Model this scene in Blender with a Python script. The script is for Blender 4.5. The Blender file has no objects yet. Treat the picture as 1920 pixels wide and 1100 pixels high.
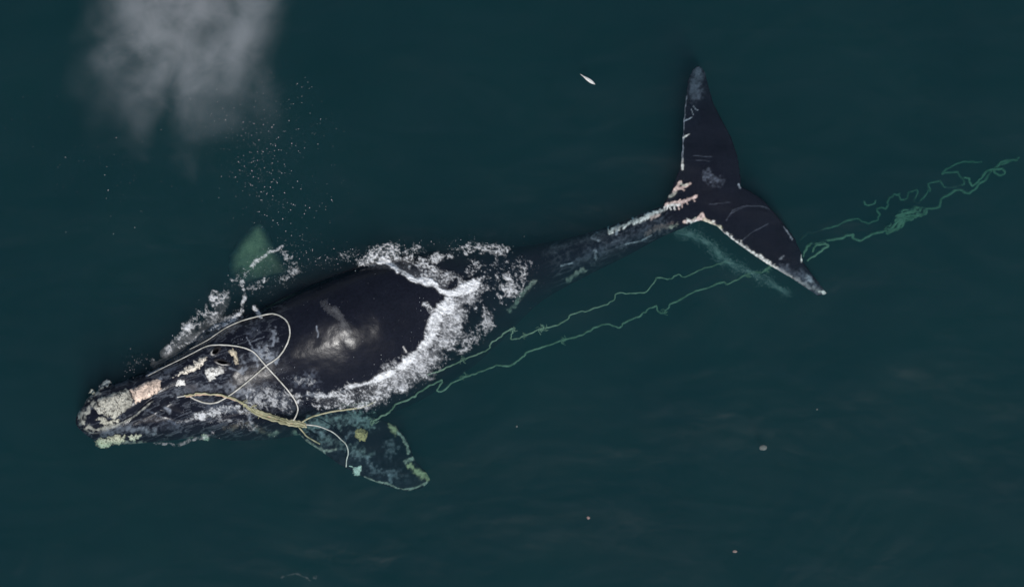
import bpy, bmesh, math, random
import numpy as np
from mathutils import Vector

random.seed(7); RNG = np.random.default_rng(11)
S = bpy.context.scene
C = S.collection
R = math.radians

# ------------------------------------------------------------------ camera, sky, sun, exposure
H = 60.0                                   # metres above the sea; 100 units of "chart" below = 1 m
cam_d = bpy.data.cameras.new('camera'); cam = bpy.data.objects.new('camera', cam_d); C.objects.link(cam)
cam.location = (0, 0, H); cam.rotation_euler = (0, 0, 0)
cam_d.sensor_fit = 'HORIZONTAL'; cam_d.angle = 2 * math.atan(9.6 / H)
cam_d.clip_start = 1; cam_d.clip_end = 3000
S.camera = cam

SUN_EL, SUN_AZ = 63.0, 163.0               # from the lower side of the picture, a little to the right
world = bpy.data.worlds.new('World'); S.world = world; world.use_nodes = True
wn = world.node_tree.nodes; wl = world.node_tree.links; wn.clear()
sky = wn.new('ShaderNodeTexSky'); sky.sky_type = 'NISHITA'; sky.sun_disc = False
sky.sun_elevation = R(SUN_EL); sky.sun_rotation = R(SUN_AZ)
bg = wn.new('ShaderNodeBackground'); bg.inputs['Strength'].default_value = 0.085
wo = wn.new('ShaderNodeOutputWorld'); wl.new(sky.outputs[0], bg.inputs[0]); wl.new(bg.outputs[0], wo.inputs[0])
sd = bpy.data.lights.new('sun', 'SUN'); sd.energy = 3.4; sd.angle = R(0.53); sd.color = (1.0, 0.975, 0.94)
sun = bpy.data.objects.new('sun', sd); C.objects.link(sun)
sv = Vector((math.sin(R(SUN_AZ)) * math.cos(R(SUN_EL)), math.cos(R(SUN_AZ)) * math.cos(R(SUN_EL)), math.sin(R(SUN_EL))))
sun.rotation_euler = sv.to_track_quat('Z', 'Y').to_euler(); sun.location = sv * 80
vs = S.view_settings
S.display_settings.display_device = 'sRGB'
vs.view_transform = 'Standard'; vs.look = 'None'; vs.gamma = 1; vs.exposure = 0.0; vs.use_curve_mapping = False
S.render.engine = 'CYCLES'
cy = S.cycles
cy.use_denoising = True; cy.max_bounces = 10; cy.transparent_max_bounces = 24; cy.volume_bounces = 1
cy.sample_clamp_indirect = 4; cy.use_adaptive_sampling = True; cy.adaptive_threshold = 0.015
cy.volume_step_rate = 1.0; cy.volume_max_steps = 256

# ------------------------------------------------------------------ helpers
def W(px, py, z=0.0):                       # chart position at height z -> metres
    s = (H - z) / H
    return ((px - 960) / 100 * s, (550 - py) / 100 * s, z)

def hash3(ix, iy, iz):
    h = (ix.astype(np.int64) * 374761393 + iy.astype(np.int64) * 668265263 + iz.astype(np.int64) * 2147483647) & 0xffffffff
    h = ((h ^ (h >> 13)) * 1274126177) & 0xffffffff
    h = (h ^ (h >> 16)) & 0xffffffff
    return h.astype(np.float64) / 4294967295.0

def vnoise(x, y, z=0.0):                    # value noise 0..1
    x = np.asarray(x, float); y = np.asarray(y, float); z = np.zeros_like(x) + z
    x0 = np.floor(x); y0 = np.floor(y); z0 = np.floor(z)
    fx = x - x0; fy = y - y0; fz = z - z0
    fx = fx * fx * (3 - 2 * fx); fy = fy * fy * (3 - 2 * fy); fz = fz * fz * (3 - 2 * fz)
    r = 0
    for a, wx in ((0, 1 - fx), (1, fx)):
        for b, wy in ((0, 1 - fy), (1, fy)):
            for c, wz in ((0, 1 - fz), (1, fz)):
                r = r + wx * wy * wz * hash3(x0 + a, y0 + b, z0 + c)
    return r

def fbm(x, y, z=0.0, octv=4, gain=0.5):
    t = 0; a = 1; n = 0
    for i in range(octv):
        t = t + a * vnoise(x * 2 ** i + 17.3 * i, y * 2 ** i + 5.1 * i, np.asarray(z) * 2 ** i + 3.7 * i); n += a; a *= gain
    return t / n

def sstep(a, b, x):
    t = np.clip((x - a) / (b - a), 0, 1); return t * t * (3 - 2 * t)

def seg_dist(px, py, pts, closed=False):    # distance to a polyline, and the parameter 0..1 along it
    P = np.asarray(pts, float)
    if closed: P = np.vstack([P, P[:1]])
    best = np.full(px.shape, 1e9); tt = np.zeros(px.shape)
    if len(P) == 1:
        return np.hypot(px - P[0, 0], py - P[0, 1]), tt
    n = len(P) - 1
    for i in range(n):
        ax, ay = P[i, :2]; bx, by = P[i + 1, :2]
        dx, dy = bx - ax, by - ay; L = dx * dx + dy * dy + 1e-9
        t = np.clip(((px - ax) * dx + (py - ay) * dy) / L, 0, 1)
        d = np.hypot(px - ax - t * dx, py - ay - t * dy)
        m = d < best
        best = np.where(m, d, best); tt = np.where(m, (i + t) / n, tt)
    return best, tt

def inside(px, py, poly):
    P = np.asarray(poly, float); r = np.zeros(px.shape, bool); j = len(P) - 1
    for i in range(len(P)):
        xi, yi = P[i]; xj, yj = P[j]
        c = ((yi > py) != (yj > py)) & (px < (xj - xi) * (py - yi) / (yj - yi + 1e-12) + xi)
        r ^= c; j = i
    return r

def spline(pts, per=8):                     # Catmull-Rom through the points (any number of columns)
    P = np.asarray(pts, float)
    if len(P) < 3: per = 4
    Q = np.vstack([2 * P[0] - P[1], P, 2 * P[-1] - P[-2]]); out = []
    for i in range(1, len(Q) - 2):
        p0, p1, p2, p3 = Q[i - 1:i + 3]
        for k in range(per):
            t = k / per
            out.append(0.5 * ((2 * p1) + (p2 - p0) * t + (2 * p0 - 5 * p1 + 4 * p2 - p3) * t * t + (3 * p1 - p0 - 3 * p2 + p3) * t ** 3))
    out.append(P[-1]); return np.array(out)

def mesh_obj(name, verts, faces, mat, parent=None, smooth=True, kind=None):
    me = bpy.data.meshes.new(name)
    me.from_pydata([tuple(v) for v in verts], [], [tuple(int(i) for i in f) for f in faces]); me.update()
    if smooth: me.polygons.foreach_set('use_smooth', [True] * len(me.polygons))
    o = bpy.data.objects.new(name, me); C.objects.link(o)
    if mat: me.materials.append(mat)
    if parent: o.parent = parent; o.matrix_parent_inverse = parent.matrix_world.inverted()
    if kind: o['kind'] = kind
    return o

def set_attr(o, name, vals, typ='FLOAT'):
    a = o.data.attributes.new(name, typ, 'POINT')
    if typ == 'FLOAT': a.data.foreach_set('value', np.asarray(vals, np.float32).ravel())
    else: a.data.foreach_set('color', np.asarray(vals, np.float32).ravel())

def tag(o, label, cat, group=None):
    o['label'] = label; o['category'] = cat
    if group: o['group'] = group

def empty(name, loc):
    o = bpy.data.objects.new(name, None); C.objects.link(o); o.location = loc
    o.empty_display_size = 0.2; bpy.context.view_layer.update(); return o

# ------------------------------------------------------------------ materials
def new_mat(name):
    m = bpy.data.materials.new(name); m.use_nodes = True; n = m.node_tree.nodes; n.clear()
    out = n.new('ShaderNodeOutputMaterial'); return m, n, m.node_tree.links, out

def node(n, t, **kw):
    x = n.new(t)
    for k, v in kw.items():
        if k in x.inputs: x.inputs[k].default_value = v
        else: setattr(x, k, v)
    return x

def math_n(n, l, op, a, b=None, clamp=False):
    x = n.new('ShaderNodeMath'); x.operation = op; x.use_clamp = clamp
    for i, v in enumerate((a, b)):
        if v is None: continue
        if hasattr(v, 'links'): l.new(v, x.inputs[i])
        else: x.inputs[i].default_value = v
    return x.outputs[0]

def water_material():
    m, n, l, out = new_mat('sea_water')
    lw = node(n, 'ShaderNodeLayerWeight', Blend=0.5)
    f5 = math_n(n, l, 'POWER', lw.outputs['Facing'], 5.0)
    fac = math_n(n, l, 'MULTIPLY_ADD', f5, 0.97); fac.node.inputs[2].default_value = 0.02
    tc = n.new('ShaderNodeTexCoord'); mp = n.new('ShaderNodeMapping'); mp.inputs['Scale'].default_value = (0.7, 1.0, 1.0)
    mp.inputs['Rotation'].default_value = (0, 0, R(14)); l.new(tc.outputs['Object'], mp.inputs[0])
    n1 = node(n, 'ShaderNodeTexNoise', Scale=0.30, Detail=3.0, Roughness=0.45, Distortion=0.8); l.new(mp.outputs[0], n1.inputs['Vector'])
    n2 = node(n, 'ShaderNodeTexNoise', Scale=1.6, Detail=3.0, Roughness=0.5, Distortion=0.6); l.new(mp.outputs[0], n2.inputs['Vector'])
    hgt = math_n(n, l, 'MULTIPLY_ADD', n2.outputs[0], 0.10); l.new(n1.outputs[0], hgt.node.inputs[2])
    b = node(n, 'ShaderNodeBump', Strength=1.0, Distance=0.16); l.new(hgt, b.inputs['Height'])
    g = node(n, 'ShaderNodeBsdfGlossy', Roughness=0.12); l.new(b.outputs[0], g.inputs['Normal'])
    # ruffled streaks mirror more of the sky than slick water; silt and plankton make some water a little darker
    mp2 = n.new('ShaderNodeMapping'); mp2.inputs['Scale'].default_value = (0.45, 1.5, 1.0); mp2.inputs['Rotation'].default_value = (0, 0, R(-12)); l.new(tc.outputs['Object'], mp2.inputs[0])
    n4 = node(n, 'ShaderNodeTexNoise', Scale=0.9, Detail=7.0, Roughness=0.62, Distortion=1.2); l.new(mp2.outputs[0], n4.inputs['Vector'])
    rf = n.new('ShaderNodeMapRange'); l.new(n4.outputs[0], rf.inputs[0]); rf.inputs[1].default_value = .40; rf.inputs[2].default_value = .70; rf.inputs[3].default_value = .75; rf.inputs[4].default_value = 1.45
    fac = math_n(n, l, 'MULTIPLY', fac, rf.outputs[0], True)
    t = n.new('ShaderNodeBsdfTransparent')
    n5 = node(n, 'ShaderNodeTexNoise', Scale=0.35, Detail=5.0, Roughness=0.55, Distortion=0.5); l.new(tc.outputs['Object'], n5.inputs['Vector'])
    cr = n.new('ShaderNodeValToRGB'); l.new(n5.outputs[0], cr.inputs[0])
    cr.color_ramp.elements[0].position = .34; cr.color_ramp.elements[0].color = (.90, .93, .95, 1)
    cr.color_ramp.elements[1].position = .66; cr.color_ramp.elements[1].color = (1, 1, 1, 1); l.new(cr.outputs[0], t.inputs['Color'])
    mx = n.new('ShaderNodeMixShader'); l.new(fac, mx.inputs[0]); l.new(t.outputs[0], mx.inputs[1]); l.new(g.outputs[0], mx.inputs[2])
    l.new(mx.outputs[0], out.inputs['Surface'])
    D = 0.46
    sc = node(n, 'ShaderNodeVolumeScatter', Density=D, Anisotropy=0.25); sc.inputs['Color'].default_value = (0.12, 0.33, 0.405, 1)
    ab = node(n, 'ShaderNodeVolumeAbsorption', Density=1.15); ab.inputs['Color'].default_value = (0.20, 0.62, 0.59, 1)
    ad = n.new('ShaderNodeAddShader'); l.new(sc.outputs[0], ad.inputs[0]); l.new(ab.outputs[0], ad.inputs[1])
    l.new(ad.outputs[0], out.inputs['Volume'])
    m.cycles.homogeneous_volume = True
    return m

def skin_material(name, bump=0.5, rough=(0.22, 0.42), scale=1.0, attr='skin_colour'):
    m, n, l, out = new_mat(name)
    p = n.new('ShaderNodeBsdfPrincipled'); l.new(p.outputs[0], out.inputs[0])
    at = node(n, 'ShaderNodeAttribute', attribute_name=attr)
    tc = n.new('ShaderNodeTexCoord')
    nz = node(n, 'ShaderNodeTexNoise', Scale=26.0 * scale, Detail=6.0, Roughness=0.7); l.new(tc.outputs['Object'], nz.inputs['Vector'])
    mr = node(n, 'ShaderNodeMapRange'); l.new(nz.outputs[0], mr.inputs[0])
    mr.inputs[1].default_value = 0.3; mr.inputs[2].default_value = 0.7; mr.inputs[3].default_value = 0.65; mr.inputs[4].default_value = 1.3
    mul = n.new('ShaderNodeMix'); mul.data_type = 'RGBA'; mul.blend_type = 'MULTIPLY'; mul.inputs['Factor'].default_value = 1
    l.new(at.outputs['Color'], mul.inputs['A']); l.new(mr.outputs[0], mul.inputs['B'])
    l.new(mul.outputs['Result'], p.inputs['Base Color'])
    n3 = node(n, 'ShaderNodeTexNoise', Scale=3.2 * scale, Detail=5.0, Roughness=0.6); l.new(tc.outputs['Object'], n3.inputs['Vector'])
    m2 = node(n, 'ShaderNodeMapRange'); l.new(n3.outputs[0], m2.inputs[0]); m2.inputs[1].default_value = 0.3; m2.inputs[2].default_value = 0.7
    m2.inputs[3].default_value = rough[0]; m2.inputs[4].default_value = rough[1]; l.new(m2.outputs[0], p.inputs['Roughness'])
    p.inputs['IOR'].default_value = 1.36
    # under water the hide has almost no surface reflection (water and skin refract alike)
    ge = n.new('ShaderNodeNewGeometry'); sx = n.new('ShaderNodeSeparateXYZ'); l.new(ge.outputs['Position'], sx.inputs[0])
    wet = node(n, 'ShaderNodeMapRange'); l.new(sx.outputs['Z'], wet.inputs[0]); wet.inputs[1].default_value = -0.01; wet.inputs[2].default_value = 0.01
    wet.inputs[3].default_value = 0.0; wet.inputs[4].default_value = 0.24; l.new(wet.outputs[0], p.inputs['Specular IOR Level'])
    n2 = node(n, 'ShaderNodeTexNoise', Scale=14.0 * scale, Detail=8.0, Roughness=0.65); l.new(tc.outputs['Object'], n2.inputs['Vector'])
    b = node(n, 'ShaderNodeBump', Strength=bump, Distance=0.03); l.new(n2.outputs[0], b.inputs['Height']); l.new(b.outputs[0], p.inputs['Normal'])
    return m

def rope_material(name, col, dirt):
    m, n, l, out = new_mat(name)
    p = n.new('ShaderNodeBsdfPrincipled'); l.new(p.outputs[0], out.inputs[0]); p.inputs['Roughness'].default_value = 0.7
    tc = n.new('ShaderNodeTexCoord')
    nz = node(n, 'ShaderNodeTexNoise', Scale=5.0, Detail=6.0, Roughness=0.7); l.new(tc.outputs['Object'], nz.inputs['Vector'])
    cr = n.new('ShaderNodeValToRGB'); l.new(nz.outputs[0], cr.inputs[0])
    cr.color_ramp.elements[0].position = 0.38; cr.color_ramp.elements[0].color = (*dirt, 1)
    cr.color_ramp.elements[1].position = 0.58; cr.color_ramp.elements[1].color = (*col, 1)
    l.new(cr.outputs[0], p.inputs['Base Color'])
    return m

def foam_material():
    m, n, l, out = new_mat('sea_foam')
    d = n.new('ShaderNodeBsdfPrincipled'); d.inputs['Base Color'].default_value = (0.88, 0.90, 0.91, 1); d.inputs['Roughness'].default_value = 0.55
    tc = n.new('ShaderNodeTexCoord')
    nz = node(n, 'ShaderNodeTexNoise', Scale=38.0, Detail=5.0, Roughness=0.7); l.new(tc.outputs['Object'], nz.inputs['Vector'])
    b = node(n, 'ShaderNodeBump', Strength=0.35, Distance=0.02); l.new(nz.outputs[0], b.inputs['Height']); l.new(b.outputs[0], d.inputs['Normal'])
    at = node(n, 'ShaderNodeAttribute', attribute_name='coverage')
    mr = n.new('ShaderNodeMapRange'); l.new(nz.outputs[0], mr.inputs[0]); mr.inputs[1].default_value = 0.3; mr.inputs[2].default_value = 0.7
    mr.inputs[3].default_value = 0.7; mr.inputs[4].default_value = 1.15
    cov = math_n(n, l, 'MULTIPLY', at.outputs['Fac'], mr.outputs[0], True)
    t = n.new('ShaderNodeBsdfTransparent'); mx = n.new('ShaderNodeMixShader')
    l.new(cov, mx.inputs[0]); l.new(t.outputs[0], mx.inputs[1]); l.new(d.outputs[0], mx.inputs[2]); l.new(mx.outputs[0], out.inputs[0])
    return m

def plain(name, col, rough=0.5):
    m, n, l, out = new_mat(name)
    p = n.new('ShaderNodeBsdfPrincipled'); l.new(p.outputs[0], out.inputs[0]); p.inputs['Roughness'].default_value = rough
    tc = n.new('ShaderNodeTexCoord'); nz = node(n, 'ShaderNodeTexNoise', Scale=30.0, Detail=4.0); l.new(tc.outputs['Object'], nz.inputs['Vector'])
    cr = n.new('ShaderNodeValToRGB'); l.new(nz.outputs[0], cr.inputs[0])
    cr.color_ramp.elements[0].position = 0.3; cr.color_ramp.elements[0].color = (*[c * 0.7 for c in col], 1)
    cr.color_ramp.elements[1].position = 0.7; cr.color_ramp.elements[1].color = (*col, 1)
    l.new(cr.outputs[0], p.inputs['Base Color']); return m

M_skin = skin_material('wet_whale_skin', 0.09, (0.19, 0.30))
M_call = skin_material('callosity', 1.0, (0.5, 0.8), 1.6)
M_foam = foam_material()
M_rope = rope_material('pale_rope', (0.62, 0.60, 0.54), (0.36, 0.35, 0.29))
M_tan = rope_material('weathered_tan_rope', (0.40, 0.38, 0.24), (0.20, 0.20, 0.11))
M_green = rope_material('algae_stained_line', (0.25, 0.30, 0.215), (0.09, 0.14, 0.085))
M_dark = plain('dark_blowhole_lining', (0.006, 0.006, 0.007), 0.6)
M_drop = plain('water_droplets', (0.75, 0.77, 0.78), 0.3)

# ------------------------------------------------------------------ sea
def build_sea():
    e, d = 400, -45
    v = [(-e, -e, 0), (e, -e, 0), (e, e, 0), (-e, e, 0), (-e, -e, d), (e, -e, d), (e, e, d), (-e, e, d)]
    f = [(0, 1, 2, 3), (7, 6, 5, 4), (0, 4, 5, 1), (1, 5, 6, 2), (2, 6, 7, 3), (3, 7, 4, 0)]
    o = mesh_obj('sea_water', v, f, water_material(), smooth=False, kind='structure')
    b = plain('seabed_mud', (0.03, 0.035, 0.03), 0.9)
    s = mesh_obj('seabed', [(-e - 5, -e - 5, d - .5), (e + 5, -e - 5, d - .5), (e + 5, e + 5, d - .5), (-e - 5, e + 5, d - .5)], [(0, 1, 2, 3)], b, smooth=False, kind='structure')
build_sea()

# ------------------------------------------------------------------ whale body: lofted hull + head + flukes + flippers, fused to one skin
def loft(sections, per=6, nseg=48, e=2.0, lean=0.0):
    # rows: chart x, chart y, half width (m), top z, half height (m)
    A = spline(sections, per); V = []; F = []
    xy = np.array([W(a[0], a[1], 0)[:2] for a in A])
    tg = np.gradient(xy, axis=0); tg /= np.linalg.norm(tg, axis=1)[:, None]
    nm = np.stack([-tg[:, 1], tg[:, 0]], 1)
    th = np.linspace(0, 2 * np.pi, nseg, endpoint=False)
    cs = np.sign(np.cos(th)) * np.abs(np.cos(th)) ** (2 / e); sn = np.sign(np.sin(th)) * np.abs(np.sin(th)) ** (2 / e)
    for i, a in enumerate(A):
        c = a[3] - a[4]
        for k in range(nseg):
            q = cs[k] * a[2] - lean * a[2] * (sn[k] - .54); V.append((xy[i, 0] + nm[i, 0] * q, xy[i, 1] + nm[i, 1] * q, c + a[4] * sn[k]))
    for i in range(len(A) - 1):
        for k in range(nseg):
            k2 = (k + 1) % nseg
            F.append((i * nseg + k, i * nseg + k2, (i + 1) * nseg + k2, (i + 1) * nseg + k))
    F.append(tuple(range(nseg))[::-1]); F.append(tuple((len(A) - 1) * nseg + k for k in range(nseg)))
    return V, F

def slab(poly, ztop, thick, step=2.0):
    # closed plate over a chart polygon; ztop(px,py,edge distance) is the upper side, thick(...) its depth
    P = np.asarray(poly, float)
    x0, y0 = P.min(0) - step; x1, y1 = P.max(0) + step
    xs = np.arange(x0, x1 + step, step); ys = np.arange(y0, y1 + step, step)
    gx, gy = np.meshgrid(xs, ys, indexing='ij')
    cin = inside(gx[:-1, :-1] + step / 2, gy[:-1, :-1] + step / 2, P)
    ed, _ = seg_dist(gx, gy, P, True); ed = np.where(inside(gx, gy, P), ed, 0)
    zt = ztop(gx, gy, ed); zb = zt - thick(gx, gy, ed)
    used = np.zeros(gx.shape, bool)
    for a in (0, 1):
        for b in (0, 1):
            used[a:a + cin.shape[0], b:b + cin.shape[1]] |= cin
    idx = -np.ones(gx.shape, int); idx[used] = np.arange(used.sum()); n = used.sum()
    V = []
    ux, uy, ut, ub = gx[used], gy[used], zt[used], zb[used]
    V += [W(a, b, c) for a, b, c in zip(ux, uy, ut)] + [W(a, b, c) for a, b, c in zip(ux, uy, ub)]
    F = []
    ii, jj = np.nonzero(cin)
    for i, j in zip(ii, jj):
        a, b, c, d = idx[i, j], idx[i + 1, j], idx[i + 1, j + 1], idx[i, j + 1]
        F.append((a, d, c, b)); F.append((a + n, b + n, c + n, d + n))
        for (p, q, oi, oj) in ((a, b, i, j - 1), (b, c, i + 1, j), (c, d, i, j + 1), (d, a, i - 1, j)):
            if not (0 <= oi < cin.shape[0] and 0 <= oj < cin.shape[1] and cin[oi, oj]):
                F.append((p, q, q + n, p + n))
    return V, F, ux, uy

HULL = [  # chart x, y, half width, top z, half height
    (330, 745, .55, .10, .45), (380, 727, .82, .30, .70), (430, 708, .98, .42, .90), (475, 692, 1.08, .44, 1.0), (520, 674, 1.17, .47, 1.10),
    (610, 640, 1.28, .58, 1.22), (700, 607, 1.30, .52, 1.22), (770, 580, 1.22, .30, 1.12), (830, 560, 1.10, .06, 1.0), (885, 541, .92, -.14, .86),
    (940, 521, .70, -.24, .72), (1000, 500, .50, -.20, .58), (1080, 474, .37, -.18, .48), (1160, 444, .30, -.13, .40), (1230, 413, .255, -.10, .30),
    (1290, 390, .23, -.05, .20), (1335, 368, .16, -.05, .12)]
JAW = [(146, 770, .10, -.12, .10), (160, 777, .36, .0, .25), (200, 780, .54, .02, .38), (270, 770, .62, .02, .50), (350, 745, .80, .05, .62),
       (430, 714, .96, .12, .75), (500, 690, 1.0, .10, .8)]
ROST = [(150, 782, .14, .02, .12), (168, 780, .30, .20, .22), (205, 765, .40, .34, .34), (260, 742, .38, .38, .42), (320, 714, .36, .38, .46),
        (370, 692, .42, .44, .52), (410, 675, .56, .55, .62), (450, 662, .66, .46, .6), (500, 650, .7, .36, .6)]
FLUKE = [(1245, 385), (1262, 355), (1277, 315), (1281, 275), (1283, 235), (1286, 195), (1292, 152), (1300, 132), (1309, 125), (1320, 136), (1327, 165),
         (1336, 195), (1351, 225), (1369, 258), (1381, 295), (1387, 335), (1386, 350), (1408, 362), (1430, 377), (1462, 414), (1488, 448), (1501, 476),
         (1503, 492), (1522, 517), (1549, 551), (1536, 553), (1488, 521), (1438, 492), (1388, 458), (1365, 440), (1345, 422), (1315, 411), (1280, 420), (1250, 420)]
FLIP_L = [(560, 780), (556, 808), (575, 827), (604, 846), (640, 872), (690, 897), (735, 912), (765, 919), (792, 913), (806, 899), (798, 886), (776, 862),
          (768, 838), (758, 818), (742, 799), (715, 788), (690, 782), (650, 740), (600, 730)]
FLIP_R = [(600, 560), (548, 510), (520, 470), (503, 435), (488, 413), (470, 424), (446, 452), (430, 480), (427, 508), (440, 530), (480, 560), (540, 600)]

def grow(poly, r):
    P = np.asarray(poly, float); c = P.mean(0); t = np.roll(P, -1, 0) - np.roll(P, 1, 0); t /= np.linalg.norm(t, axis=1)[:, None]
    n = np.stack([t[:, 1], -t[:, 0]], 1); q = P + n * .5
    sgn = np.where(inside(q[:, 0], q[:, 1], poly), -1, 1)[:, None]
    return [tuple(v) for v in P + n * sgn * r]
FLUKE = grow(FLUKE, 2.0); FLIP_L = grow(FLIP_L, 1.5)
def fluke_top(x, y, d):
    tip = np.maximum(sstep(250, 120, y), sstep(1450, 1550, x))
    root = sstep(120, 20, np.hypot(x - 1320, y - 375))
    return -0.075 + 0.04 * root - 0.13 * tip + 0.035 * np.sqrt(np.clip(d / 40, 0, 1))
def fluke_th(x, y, d): return 0.045 + 0.13 * np.sqrt(np.clip(d / 45, 0, 1)) * (0.4 + 0.6 * sstep(160, 20, np.hypot(x - 1320, y - 375)))
def flipl_top(x, y, d):
    r = sstep(570, 800, x * .8 + y * .4 - 200 + 0)
    return -0.40 - 0.20 * sstep(600, 800, x) + 0.10 * np.sqrt(np.clip(d / 40, 0, 1))
def flipl_th(x, y, d): return 0.05 + 0.2 * np.sqrt(np.clip(d / 45, 0, 1))
def flipr_top(x, y, d): return -0.75 - 0.5 * sstep(570, 480, x) + 0.10 * np.sqrt(np.clip(d / 40, 0, 1))

LEAN = -0.42
def build_body():
    allv, allf = [], []
    def add(V, F):
        o = len(allv); allv.extend(V); allf.extend([tuple(o + i for i in f) for f in F])
    add(*loft(HULL, lean=LEAN)); add(*loft(JAW, e=2.3)); add(*loft(ROST, e=2.2))
    add(*slab(FLUKE, fluke_top, fluke_th)[:2]); add(*slab(FLIP_L, flipl_top, flipl_th)[:2]); add(*slab(FLIP_R, flipr_top, flipl_th)[:2])
    raw = mesh_obj('raw', allv, allf, None)
    md = raw.modifiers.new('fuse', 'REMESH'); md.mode = 'VOXEL'; md.voxel_size = 0.0175; md.adaptivity = 0
    dg = bpy.context.evaluated_depsgraph_get()
    me = bpy.data.meshes.new_from_object(raw.evaluated_get(dg))
    bpy.data.objects.remove(raw)
    n = len(me.vertices); co = np.empty(n * 3); me.vertices.foreach_get('co', co); co = co.reshape(-1, 3)
    ne = len(me.edges); ed = np.empty(ne * 2, int); me.edges.foreach_get('vertices', ed); ed = ed.reshape(-1, 2)
    deg = np.bincount(ed.ravel(), minlength=n)[:, None]
    def lap(c, k):
        s = np.zeros_like(c)
        for ax in range(c.shape[1]):
            s[:, ax] = np.bincount(ed[:, 0], c[ed[:, 1], ax], n) + np.bincount(ed[:, 1], c[ed[:, 0], ax], n)
        return c + k * (s / np.maximum(deg, 1) - c)
    co0 = co.copy()
    blend = (np.clip((1180 - (960 + co[:, 0] * 100)) / 60, 0, 1) * (co[:, 2] > -0.6))[:, None]
    co_s = co.copy()
    for _ in range(28): co_s = lap(co_s, 0.6)
    for _ in range(3): co = lap(co, 0.5)
    hullpart = ((np.abs(co0[:, 1]) < 20) & (960 + co0[:, 0] * 100 < 1150))
    flip = (inside(960 + co0[:, 0] * 100, 550 - co0[:, 1] * 100, FLIP_L) & (co0[:, 2] < 0.0)) | (co0[:, 2] < -0.55)
    w = (hullpart & ~flip).astype(float)[:, None]
    for _ in range(6): w = lap(w, 0.6)
    co = co * (1 - w) + co_s * w
    return me, co, lap

BODY_ME, BCO, LAP = build_body()

# real relief: folds, the mouth line, swellings on the back, two blowholes
def chart(co):
    s = (H - co[:, 2]) / H
    return 960 + co[:, 0] / s * 100, 550 - co[:, 1] / s * 100
BX, BY = chart(BCO)
UPW = BCO[:, 2] > -0.75
MOUTH = [(286, 752), (271, 764), (251, 781), (230, 792), (207, 803), (187, 812), (170, 812), (158, 803)]
GROOVE = [(300, 768), (335, 781), (380, 786), (430, 776), (470, 768)]
dz = np.zeros(len(BCO))
d, _ = seg_dist(BX, BY, MOUTH); dz += np.where(UPW, -0.035 * np.exp(-((d - 6) / 4) ** 2) + 0.03 * np.exp(-(d / 4) ** 2), 0)
d, _ = seg_dist(BX, BY, GROOVE); dz += np.where(UPW, -0.03 * np.exp(-(d / 5) ** 2), 0)
dz += np.where(UPW, 0.05 * (fbm(BX / 60, BY / 60, 3.1, 3) - .5) + 0.006 * (fbm(BX / 14, BY / 14, 7.7, 3) - .5), 0) * np.clip((1000 - BX) / 200, 0.25, 1)
d, _ = seg_dist(BX, BY, [(600, 560), (640, 605), (668, 650)]); dz += np.where(UPW, 0.035 * np.exp(-(d / 26) ** 2), 0)
BLOW = [((404, 658), 7.5, 4.2, 38), ((417, 679), 10.5, 3.8, -14)]
for (cx, cy_), ra, rb, an in BLOW:
    a = R(an); u = (BX - cx) * math.cos(a) - (BY - cy_) * math.sin(a); v = (BX - cx) * math.sin(a) + (BY - cy_) * math.cos(a)
    q = np.sqrt((u / ra) ** 2 + (v / rb) ** 2)
    dz += np.where(BCO[:, 2] > 0.1, -0.10 * sstep(0.95, 0.6, q) + 0.03 * np.exp(-((q - 1.35) / .3) ** 2), 0)
BCO[:, 2] += dz
BODY_ME.vertices.foreach_set('co', BCO.ravel()); BODY_ME.update()
BX, BY = chart(BCO)

# height map of the whale's upper side, for laying ropes, callosities and foam on it
HG = 0.025; HX0, HY0 = -9.0, -4.6; HNX, HNY = int(16 / HG), int(10 / HG)
HM = np.full((HNX, HNY), -9.0)
np.maximum.at(HM, (np.clip(((BCO[:, 0] - HX0) / HG).astype(int), 0, HNX - 1), np.clip(((BCO[:, 1] - HY0) / HG).astype(int), 0, HNY - 1)), BCO[:, 2])
for _ in range(2):
    pad = np.pad(HM, 1, constant_values=-9); nb = np.stack([pad[a:a + HNX, b:b + HNY] for a in range(3) for b in range(3)])
    cnt = (nb > -8).sum(0); mean = np.where(nb > -8, nb, 0).sum(0) / np.maximum(cnt, 1)
    HM = np.where((HM < -8) & (cnt >= 5), mean, HM)
pad = np.pad(HM, 1, constant_values=-9); nb = np.stack([pad[a:a + HNX, b:b + HNY] for a in range(3) for b in range(3)])
HM = np.where((nb > -8).all(0), nb.mean(0), HM)
def hz(x, y):
    fx = np.clip((np.asarray(x) - HX0) / HG - .5, 0, HNX - 2); fy = np.clip((np.asarray(y) - HY0) / HG - .5, 0, HNY - 2)
    i = fx.astype(int); j = fy.astype(int); u = fx - i; v = fy - j
    q = [HM[i, j], HM[i + 1, j], HM[i, j + 1], HM[i + 1, j + 1]]
    r = q[0] * (1 - u) * (1 - v) + q[1] * u * (1 - v) + q[2] * (1 - u) * v + q[3] * u * v
    bad = np.minimum.reduce(q) < -8
    return np.where(bad, np.maximum.reduce(q), r)
def body_z(px, py):                          # height of the skin under a chart position
    z = np.zeros(np.shape(px))
    for _ in range(3):
        s = (H - np.clip(z, -2, 1)) / H
        z = hz((np.asarray(px) - 960) / 100 * s, (550 - np.asarray(py)) / 100 * s)
    return z

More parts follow.
